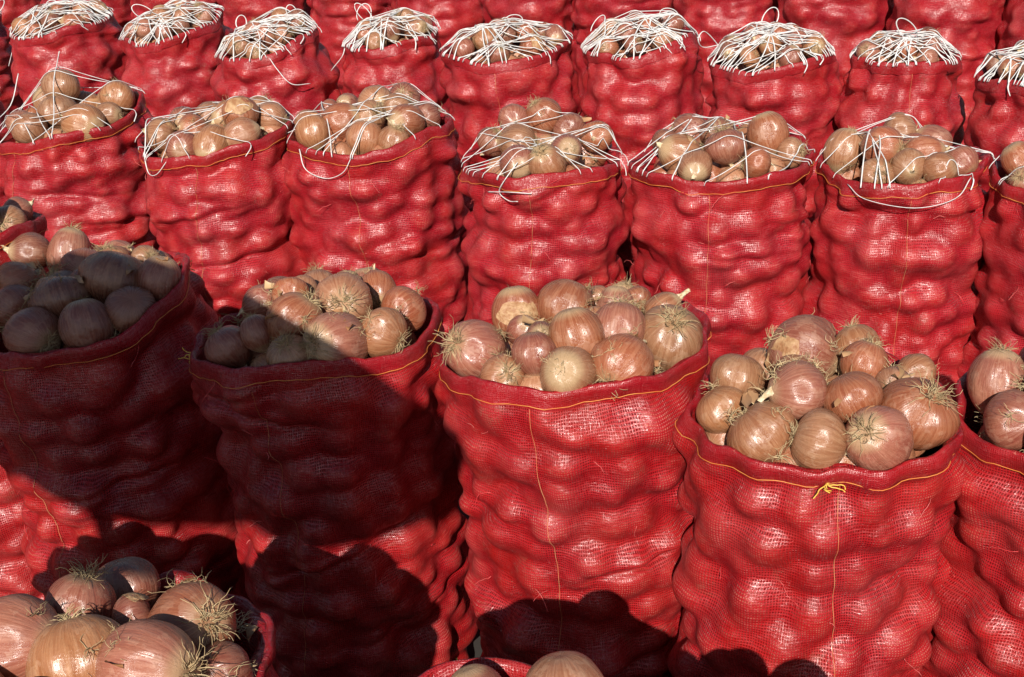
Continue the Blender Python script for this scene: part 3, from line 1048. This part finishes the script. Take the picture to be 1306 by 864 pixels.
# ------------------------------------------------------------------ row C: loosely laced
CK = dict(rimup=0.014, mat=M_NET_FAR, nu=190, nv=150, onion_r=0.034)
Cdef = [
    ('C0', -95, 127, 190, 'laced red net sack cut by the edge with twine trailing over it', [], None, 8,
     [(12, 118, 40, 'russet'), (-10, 105, 42), (-12, 130, 42), (-50, 110, 45), (-50, 140, 45), (-95, 130, 45), (-95, 100, 45), (-140, 120, 45)], 4),
    ('C1', 90, 152, 200, 'laced red net sack whose tan onions are the largest in its row', [(0.035, 30, 1)], -125, 8,
     [(78, 115, 64, 'tan', T(up=.035, axis=(0, .2, .9), shape=0)), (131, 103, 58, 'golden', T(up=.03, shape=5, axis=(-.2, .2, .9))), (74, 143, 64, 'tan', T(shape=1, axis=(.1, .2, .9))), (150, 126, 46, 'golden'),
      (35, 145, 50, 'golden'), (38, 165, 46, 'tan'), (110, 160, 52, 'golden'), (164, 112, 40, 'tan'), (12, 160, 42), (60, 98, 40, 'tan')], 3),
    ('C2', 277, 170, 208, 'laced red net sack with a glossy fold across its middle', [(0.018, 40, 1)], None, 9,
     [(306, 145, 50, 'copper', T(up=.02, shape=2, axis=(.2, .3, .9))), (205, 172, 50, 'tan'), (214, 155, 46, 'golden'), (246, 166, 42, 'copper'), (332, 142, 40, 'golden'), (350, 125, 42, 'rosy'),
      (265, 146, 52, 'tan'), (235, 188, 44, 'rosy'), (268, 187, 46, 'golden'), (346, 150, 42, 'tan'), (308, 172, 42)], 2),
    ('C3', 472, 162, 230, 'laced red net sack with a yellow knot on its back rim', [(0.012, 60, 1)], None, 9,
     [(436, 156, 50, 'copper'), (404, 167, 52, 'golden', T(axis=(.2, .2, .9))), (480, 130, 46, 'tan', T(up=.015)), (515, 128, 50, 'rosy', T(up=.01)), (516, 160, 50, 'copper'), (470, 176, 46, 'golden'),
      (466, 150, 42, 'tan', T(tuft=3)), (542, 150, 42, 'rosy'), (385, 160, 44, 'tan'), (504, 180, 42)], 3),
    ('C4', 692, 203, 218, 'laced red net sack with loose bow of twine on its front rim', [], -103, 11,
     [(610, 190, 44, 'golden'), (618, 176, 38, 'russet'), (660, 182, 50, 'tan'), (702, 176, 54, 'copper'), (664, 208, 46, 'rosy'), (690, 150, 48, 'pinkish', T(up=.01)), (736, 166, 42, 'copper'),
      (770, 160, 44, 'copper'), (694, 210, 48, 'golden'), (640, 162, 42, 'pinkish'), (722, 192, 42), (745, 150, 42), (715, 146, 46, 'rosy')], 2),
    ('C5', 918, 200, 240, 'laced red net sack with big bare onions bulging under few strands', [(0.012, 30, 1)], -108, 9,
     [(872, 166, 58, 'rosy'), (926, 187, 70, 'rosy', T(up=.015, axis=(.2, .2, .9), shape=1)), (986, 175, 58, 'copper', T(up=.012, axis=(.3, .1, .9), shape=3)), (923, 152, 56, 'rosy', T(up=.01, axis=(-.2, .2, .9))), (868, 197, 52, 'golden'),
      (820, 190, 46, 'rosy'), (886, 212, 44, 'tan'), (965, 208, 42, 'copper'), (845, 178, 42, 'pinkish'), (955, 160, 40), (1003, 190, 40, 'tan', T(tuft=3))], 2),
    ('C6', 1152, 207, 218, 'laced red net sack with its onions stacked into a peak', [(0.008, 60, 1)], -102, 9,
     [(1131, 150, 54, 'tan', T(up=.03)), (1126, 188, 64, 'copper', T(up=.012, shape=2)), (1076, 192, 54, 'tan'), (1186, 170, 52, 'rosy', T(up=.012)), (1178, 196, 46, 'copper'), (1155, 216, 46, 'tan'),
      (1220, 185, 50, 'golden'), (1226, 208, 42, 'rosy'), (1098, 166, 42, 'golden'), (1190, 216, 44, 'golden'), (1128, 222, 44, 'tan', T(axis=(0, -.8, -.3), tuft=3)), (1210, 160, 46, 'pinkish')], 1),
    ('C7', 1385, 227, 234, 'laced red net sack cut by the edge beside the peaked sack', [], None, 8,
     [(1302, 206, 48, 'copper'), (1308, 232, 42, 'pinkish'), (1340, 195, 50), (1345, 225, 50), (1390, 200, 50), (1390, 235, 50), (1440, 210, 50)], 4),
]
for key, px, py, wpx, lab, rim, seam, nl, lst, extra in Cdef:
    s = build_sack(key, px, py, wpx, lab, GC, rim=rim, seam_px=seam if seam else (-100 if key in ('C2', 'C3') else None), mound=0.030,
                   knot={'C3': 60}.get(key), neck_in=0.96, **CK)
    fill_sack(s, lst, extra=extra, rmin=0.030, rmax=0.040)
    lace(s, [(a + s.rg.gauss(0, 16), b + s.rg.gauss(0, 16)) for a, b in zigzag(s.rg, nl + 3)], r=0.0015, hang=0.15, loops=0, wobble=0.012)
    sacks[key] = s
# bow on the front rim of C4 and trailing strands
def trail(s, pts, r=0.0016, name='twine_loop'):
    """pts: (azimuth degrees, metres below rim, metres out)"""
    tb = Tubes(5)
    tb.add(smooth_curve([s.surf(math.radians(a), d, o) for a, d, o in pts], 6), r, flat=0.6)
    link(name, tb.mesh(name, M_TWINE), s.root)
trail(sacks['C4'], [(-112, -.03, -.03), (-118, .0, .008), (-124, .03, .012), (-116, .045, .012), (-108, .04, .012)])
trail(sacks['C4'], [(-100, .028, .01), (-112, .02, .012), (-124, .028, .012), (-136, .036, .006)])
trail(sacks['C3'], [(-140, .0, .004), (-132, .04, .014), (-118, .055, .016), (-104, .035, .014), (-98, .0, .004)])
trail(sacks['C2'], [(-150, .0, .004), (-142, .035, .012), (-128, .03, .012), (-120, .0, .0)])
trail(sacks['C6'], [(-150, .0, .004), (-130, .022, .010), (-100, .038, .012), (-75, .03, .012), (-55, .0, .004)], r=0.0012)
trail(sacks['C1'], [(-170, .02, .006), (-178, -.02, .012), (150, -.05, .03), (135, -.11, .05)])
trail(sacks['C1'], [(120, .0, .0), (118, -.05, .01), (112, -.10, .0), (106, -.15, -.01)])

# ------------------------------------------------------------------ row D: tightly laced
Ddef = [
    ('D0', -65, 24, 140, 'tightly laced red net sack, barely entering at the edge', 0.86),
    ('D1', 80, 30, 148, 'tightly laced red net sack whose pale twine top tilts to the edge', 0.86),
    ('D2', 220, 34, 146, 'tightly laced red net sack with fine crossed twine over a slanting top', 0.84),
    ('D3', 340, 52, 160, 'tightly laced red net sack with twine hanging from a sloping top', 0.80),
    ('D4', 498, 46, 150, 'tightly laced red net sack under a dense pale bow', 0.78),
    ('D5', 645, 60, 168, 'tightly laced red net sack with broad level strands over tan onions', 0.94),
    ('D6', 814, 52, 165, 'tightly laced red net sack with several small standing twine loops', 0.82),
    ('D7', 985, 68, 176, 'tightly laced red net sack with one long twine loop standing up', 0.84),
    ('D8', 1153, 72, 166, 'tightly laced red net sack with an oval flat white laced top', 0.72),
    ('D9', 1332, 94, 178, 'tightly laced red net sack cut by the edge past the oval flat top', 0.84),
]
rimD = {'D1': [(0.015, 40, 1)], 'D2': [(0.035, 35, 1)], 'D3': [(0.040, 30, 1)], 'D4': [(0.022, 35, 1)], 'D5': [(0.008, 40, 1)], 'D6': [(0.016, 35, 1)], 'D7': [(0.022, 40, 1)]}
for key, px, py, wpx, lab, nk in Ddef:
    s = build_sack(key, px, py, wpx, lab, GD, rim=rimD.get(key), mat=M_NET_FAR, nu=130, nv=100, onion_r=0.037, neck_in=nk + 0.05, mound=0.034,
                   rimup=0.010, stitch=False, fibres=False, seam_px=-100 if key in ('D8', 'D5') else None, bulge=1.0)
    fill_sack(s, [], extra=15, rmin=0.030, rmax=0.038)
    rg = s.rg
    prs = [(a + rg.gauss(0, 9), b + rg.gauss(0, 9)) for a, b in zigzag(rg, 24)] + [(rg.uniform(100, 265), rg.uniform(-85, 75)) for _ in range(14)]
    lace(s, prs, r=0.0021, hang=0.12, loops=2, wobble=0.022)
    sacks[key] = s
trail(sacks['D7'], [(150, 0, -.03), (160, -.05, -.01), (172, -.085, .02), (180, -.07, .04), (172, -.04, .02), (150, -.035, -.03), (135, -.02, -.05)], r=0.002)
trail(sacks['D3'], [(-80, 0, 0.0), (-74, .04, .02), (-66, .09, .03), (-50, .12, .03)], r=0.002)
trail(sacks['D1'], [(-178, 0, 0.0), (-172, .06, .015), (-168, .12, .02)], r=0.0018)
trail(sacks['D4'], [(-165, 0, 0.0), (-160, .03, .02), (-165, .06, .04), (-170, .075, .045)], r=0.0018)

# ------------------------------------------------------------------ row E: rear row, their tops above the frame
Edef = [(-30, -62, 110, 'rear red net sack in the corner behind the tilted pale top'), (100, -50, 118, 'rear red net sack in deep shade between two laced tops'),
        (212, -46, 118, 'rear red net sack behind the slanting crossed-twine top'), (325, -42, 118, 'rear red net sack behind the sloping laced top'),
        (440, -42, 120, 'rear red net sack behind the dense pale bow'), (555, -36, 120, 'rear red net sack between the pale bow and level strands'),
        (672, -30, 124, 'rear red net sack directly behind the level strands'), (796, -26, 126, 'rear red net sack behind the small standing loops'),
        (928, -20, 132, 'rear red net sack behind the long standing loop'), (1066, -14, 138, 'rear red net sack between the long loop and oval top'),
        (1212, -6, 146, 'rear red net sack behind the oval white laced top'), (1362, 0, 150, 'rear red net sack cut by the edge behind the last tightly laced top')]
for k, (px, py, wpx, lab) in enumerate(Edef):
    s = build_sack('E%d' % k, px, py - 30, wpx * 1.06, lab, GE, mat=M_NET_FAR, nu=120, nv=96, onion_r=0.037, neck_in=0.9, mound=0.04,
                   stitch=False, fibres=False, seam_px=None)
    fill_sack(s, [], extra=10, things=False)
    lace(s, zigzag(s.rg, 5), r=0.0018, hang=0.2, wobble=0.01)

for k in range(11):
    px = -10 + 132 * k
    s = build_sack('F%d' % k, px, -118 + 4.5 * k, 112, 'red net sack of the last row, glimpsed in the gap behind two rear sacks', 'sacks of the last row', mat=M_NET_FAR, nu=90, nv=70,
                   onion_r=0.040, neck_in=0.95, stitch=False, fibres=False, hem=False)
    fill_sack(s, [], extra=8, things=False)

Z0 = build_sack('B9', -330, 410, 290, 'open red net sack outside the frame beyond the set-back edge sack', GB, nu=120, nv=90, mound=0.06, R=0.205)
fill_sack(Z0, [], extra=12, things=False)
A0 = build_sack('A0', -262, 842, 470, 'open red net sack outside the frame beside the bottom corner sack', GA, nu=120, nv=90, mound=0.06, R=0.20)
fill_sack(A0, [], extra=14, things=False)

# a sack of the front row just below the frame; its shadow falls on the knotted-hem sack
A3 = build_sack('A3', 985, 1150, 600, 'open red net sack below the frame in front of the knotted-hem sack', GA, nu=120, nv=90, mound=0.05, R=0.185)
fill_sack(A3, [], extra=14, things=False)

# ------------------------------------------------------------------ heap under the top layers
fm = make_mesh('onions_beneath', np.concatenate(FILL_V), np.concatenate(FILL_F), M_FILL)
ua = fm.attributes.new('unit', 'FLOAT_VECTOR', 'POINT')
ua.data.foreach_set('vector', np.tile(_fl, (len(FILL_V), 1)).astype(np.float32).ravel())
f = link('onions_beneath', fm)
tag(f, 'onions glimpsed below the top layer inside the sacks', 'onions', kind='stuff')


# ------------------------------------------------------------------ husk scraps and root wads lying between the onions
rgh = random.Random(5)
hv, hf, hn = [], [], 0
rt = Tubes(3)
for key, S_ in dict(A1=A1, B0=B0, B1=B1, B2=B2, B3=B3, B4=B4, B5=B5, **{k: v for k, v in sacks.items() if k[0] == 'C'}).items():
    near = key[0] != 'C'
    for _ in range(46 if near else 12):
        a, q = rgh.uniform(0, 6.28), math.sqrt(rgh.random()) * 0.9
        i = int(a / 6.2832 * S_.nu) % S_.nu
        x, y = S_.cx + q * S_.rtop[i] * math.cos(a), S_.cy + q * S_.rtop[i] * math.sin(a)
        h = heap_height(S_, x, y)
        if h < 0:
            h = dome(S_, x, y) - 0.012
        # prefer the hollows between onions
        if any((p.x - x) ** 2 + (p.y - y) ** 2 < (0.62 * r) ** 2 for p, r in S_.onions) and rgh.random() < 0.8:
            continue
        if rgh.random() < 0.36:
            L, W = rgh.uniform(.007, .019), rgh.uniform(.004, .009)
            M = Matrix.Translation((x, y, h + .002)) @ Matrix.Rotation(rgh.uniform(0, 6.28), 4, 'Z') @ Matrix.Rotation(rgh.uniform(-.7, .7), 4, 'X')
            cv, tw = rgh.uniform(-.4, .9), rgh.uniform(-.8, .8)
            for j in range(6):
                u = j / 5 * 2 - 1
                for i2 in range(5):
                    v_ = i2 / 4 * 2 - 1
                    ww = W * (1 - 0.65 * u * u) * (1 + .25 * rgh.uniform(-1, 1) * abs(v_))
                    hv.append(tuple(M @ Vector((u * L, v_ * ww, W * (cv * v_ * v_ + 0.25 * cv * u * u + tw * u * v_ + .12 * rgh.uniform(-1, 1))))))
            hf.append(grid_faces(5, 6, False) + hn)
            hn += 30
        else:
            for _k in range(16 if near else 9):
                p = Vector((x, y, h + rgh.uniform(-.004, .004)))
                d = Vector((rgh.gauss(0, 1), rgh.gauss(0, 1), rgh.gauss(.3, .5))).normalized()
                pts = [p]
                L = rgh.uniform(.010, .034)
                for _q in range(6):
                    d = (d + Vector((rgh.gauss(0, .5), rgh.gauss(0, .5), rgh.gauss(-.05, .4)))).normalized()
                    pts.append(pts[-1] + d * L / 6)
                rt.add(pts, 0.00055, taper=lambda q: 1 - .5 * q)
hk = link('husk_scraps', make_mesh('husk_scraps', hv, np.concatenate(hf), M_SKIN))
tag(hk, 'dry husk scraps lying in the hollows between onions', 'husks', kind='stuff')
rk = link('root_scraps', rt.mesh('root_scraps', M_ROOT))
tag(rk, 'matted dry root hairs lying between the onions', 'roots', kind='stuff')


# ------------------------------------------------------------------ umbrella-shaped shade caster, added out of frame to darken the left sacks
def shade_caster(x, y, zt, rad, tiltx, tilty):
    root = bpy.data.objects.new('shade_caster', None)
    COL.objects.link(root)
    root.location = (x, y, 0)
    tilt = Matrix.Translation((0, 0, zt - .15)) @ Matrix.Rotation(tiltx, 4, 'X') @ Matrix.Rotation(tilty, 4, 'Y') @ Matrix.Translation((0, 0, -zt + .15))
    tag(root, 'umbrella-shaped shade caster added outside the frame to darken the shaded sacks', 'shade_caster')
    nseg, v, fc = 10, [], []
    v.append((0, 0, zt))
    for ring, (rr, dz) in enumerate(((0.5, -0.10), (1.0, -0.30), (1.0, -0.38))):
        for k in range(nseg * 4):
            a = 2 * math.pi * k / (nseg * 4)
            sc = 1 - 0.06 * abs(math.sin(a * nseg / 2))
            sag = -0.05 * abs(math.sin(a * nseg / 2)) * (ring == 2)
            v.append((rad * rr * sc * math.cos(a), rad * rr * sc * math.sin(a), zt + dz * rad + sag + 0.02 * rr))
    n = nseg * 4
    for k in range(n):
        fc.append((0, 1 + k, 1 + (k + 1) % n))
        for q in range(2):
            a, b = 1 + q * n + k, 1 + q * n + (k + 1) % n
            fc.append((a, a + n, b + n, b))
    c = link('canopy', make_mesh('canopy', [tilt @ Vector(p) for p in v], fc, M_CANVAS, smooth=False), root)
    md = c.modifiers.new('thickness', 'SOLIDIFY')
    md.thickness = 0.003
    tb = Tubes(10)
    tb.add([(0, 0, 0), (0, 0, zt + 0.03)], 0.018)
    link('pole', tb.mesh('pole', M_POLE), root)
    for k in range(nseg):
        a = 2 * math.pi * k / nseg
        tb = Tubes(4)
        tb.add([tilt @ Vector((0.02 * math.cos(a), 0.02 * math.sin(a), zt - 0.03)), tilt @ Vector((rad * math.cos(a) * .9, rad * math.sin(a) * .9, zt - 0.31 * rad))], 0.004)
        link('rib', tb.mesh('rib', M_POLE), root)
    tb = Tubes(24)
    tb.add([(0, 0, 0.0), (0, 0, 0.06)], 0.22)
    link('base', tb.mesh('base', M_POLE), root)
    return root


shade_caster(-0.97, 0.08, 2.10, 0.69, math.radians(-18), math.radians(15))

# ------------------------------------------------------------------ labels for the onions, one by one
SREF = {
    'A1': 'bottom corner sack', 'A2': 'sack at bottom edge', 'B0': 'set-back edge sack', 'B1': 'fully shaded sack', 'B2': 'half-shaded sack',
    'B3': 'sunlit sack beside half-shaded one', 'B4': 'knotted-hem sack', 'B5': 'sack past knotted hem',
    'C0': 'trailing-twine edge sack', 'C1': 'laced sack with largest onions', 'C2': 'sack with glossy fold', 'C3': 'sack with back-rim knot',
    'C4': 'sack with front bow', 'C5': 'few-stranded sack', 'C6': 'peaked laced sack', 'C7': 'edge sack past peaked one',
    'D0': 'rear edge laced sack', 'D1': 'tilted pale-topped sack', 'D2': 'slanting crossed-twine sack', 'D3': 'sloping laced sack', 'D4': 'dense bow sack',
    'D5': 'level-stranded sack', 'D6': 'small loops sack', 'D7': 'long loop sack', 'D8': 'oval white-topped sack', 'D9': 'tightly laced edge sack',
}
bpy.context.view_layer.update()
ORD = ['first', 'second', 'third', 'fourth', 'fifth', 'sixth', 'seventh', 'eighth', 'ninth']
by = {}
for r in onions:
    by.setdefault(r['sack'], []).append(r)
for key, L in by.items():
    for r in L:
        r['px'], r['py'] = project(r['o'].location)
    L.sort(key=lambda r: r['py'])
    nr = 4 if len(L) > 14 else 3
    names = {3: ['back', 'middle', 'front'], 4: ['back', 'second', 'third', 'front']}[nr]
    n = len(L)
    for q in range(nr):
        row = sorted(L[q * n // nr:(q + 1) * n // nr], key=lambda r: r['px'])
        for k, r in enumerate(row):
            look = r['colour']
            if r['tuft'] in (1, 3):
                look = 'rooty ' + look
            elif r['neck'] == 2:
                look = 'long-necked ' + look
            elif r['shape'] in (3, 6):
                look = 'oblong ' + look
            elif r['shape'] == 4:
                look = 'flattish ' + look
            else:
                look = 'round ' + look
            tag(r['o'], '%s onion, %s from left in %s rank, %s' % (look, ORD[k], names[q], SREF[key]), 'onion', 'onions heaped in the open sack tops')
print('ONIONS', len(onions), 'objects', len(bpy.data.objects))
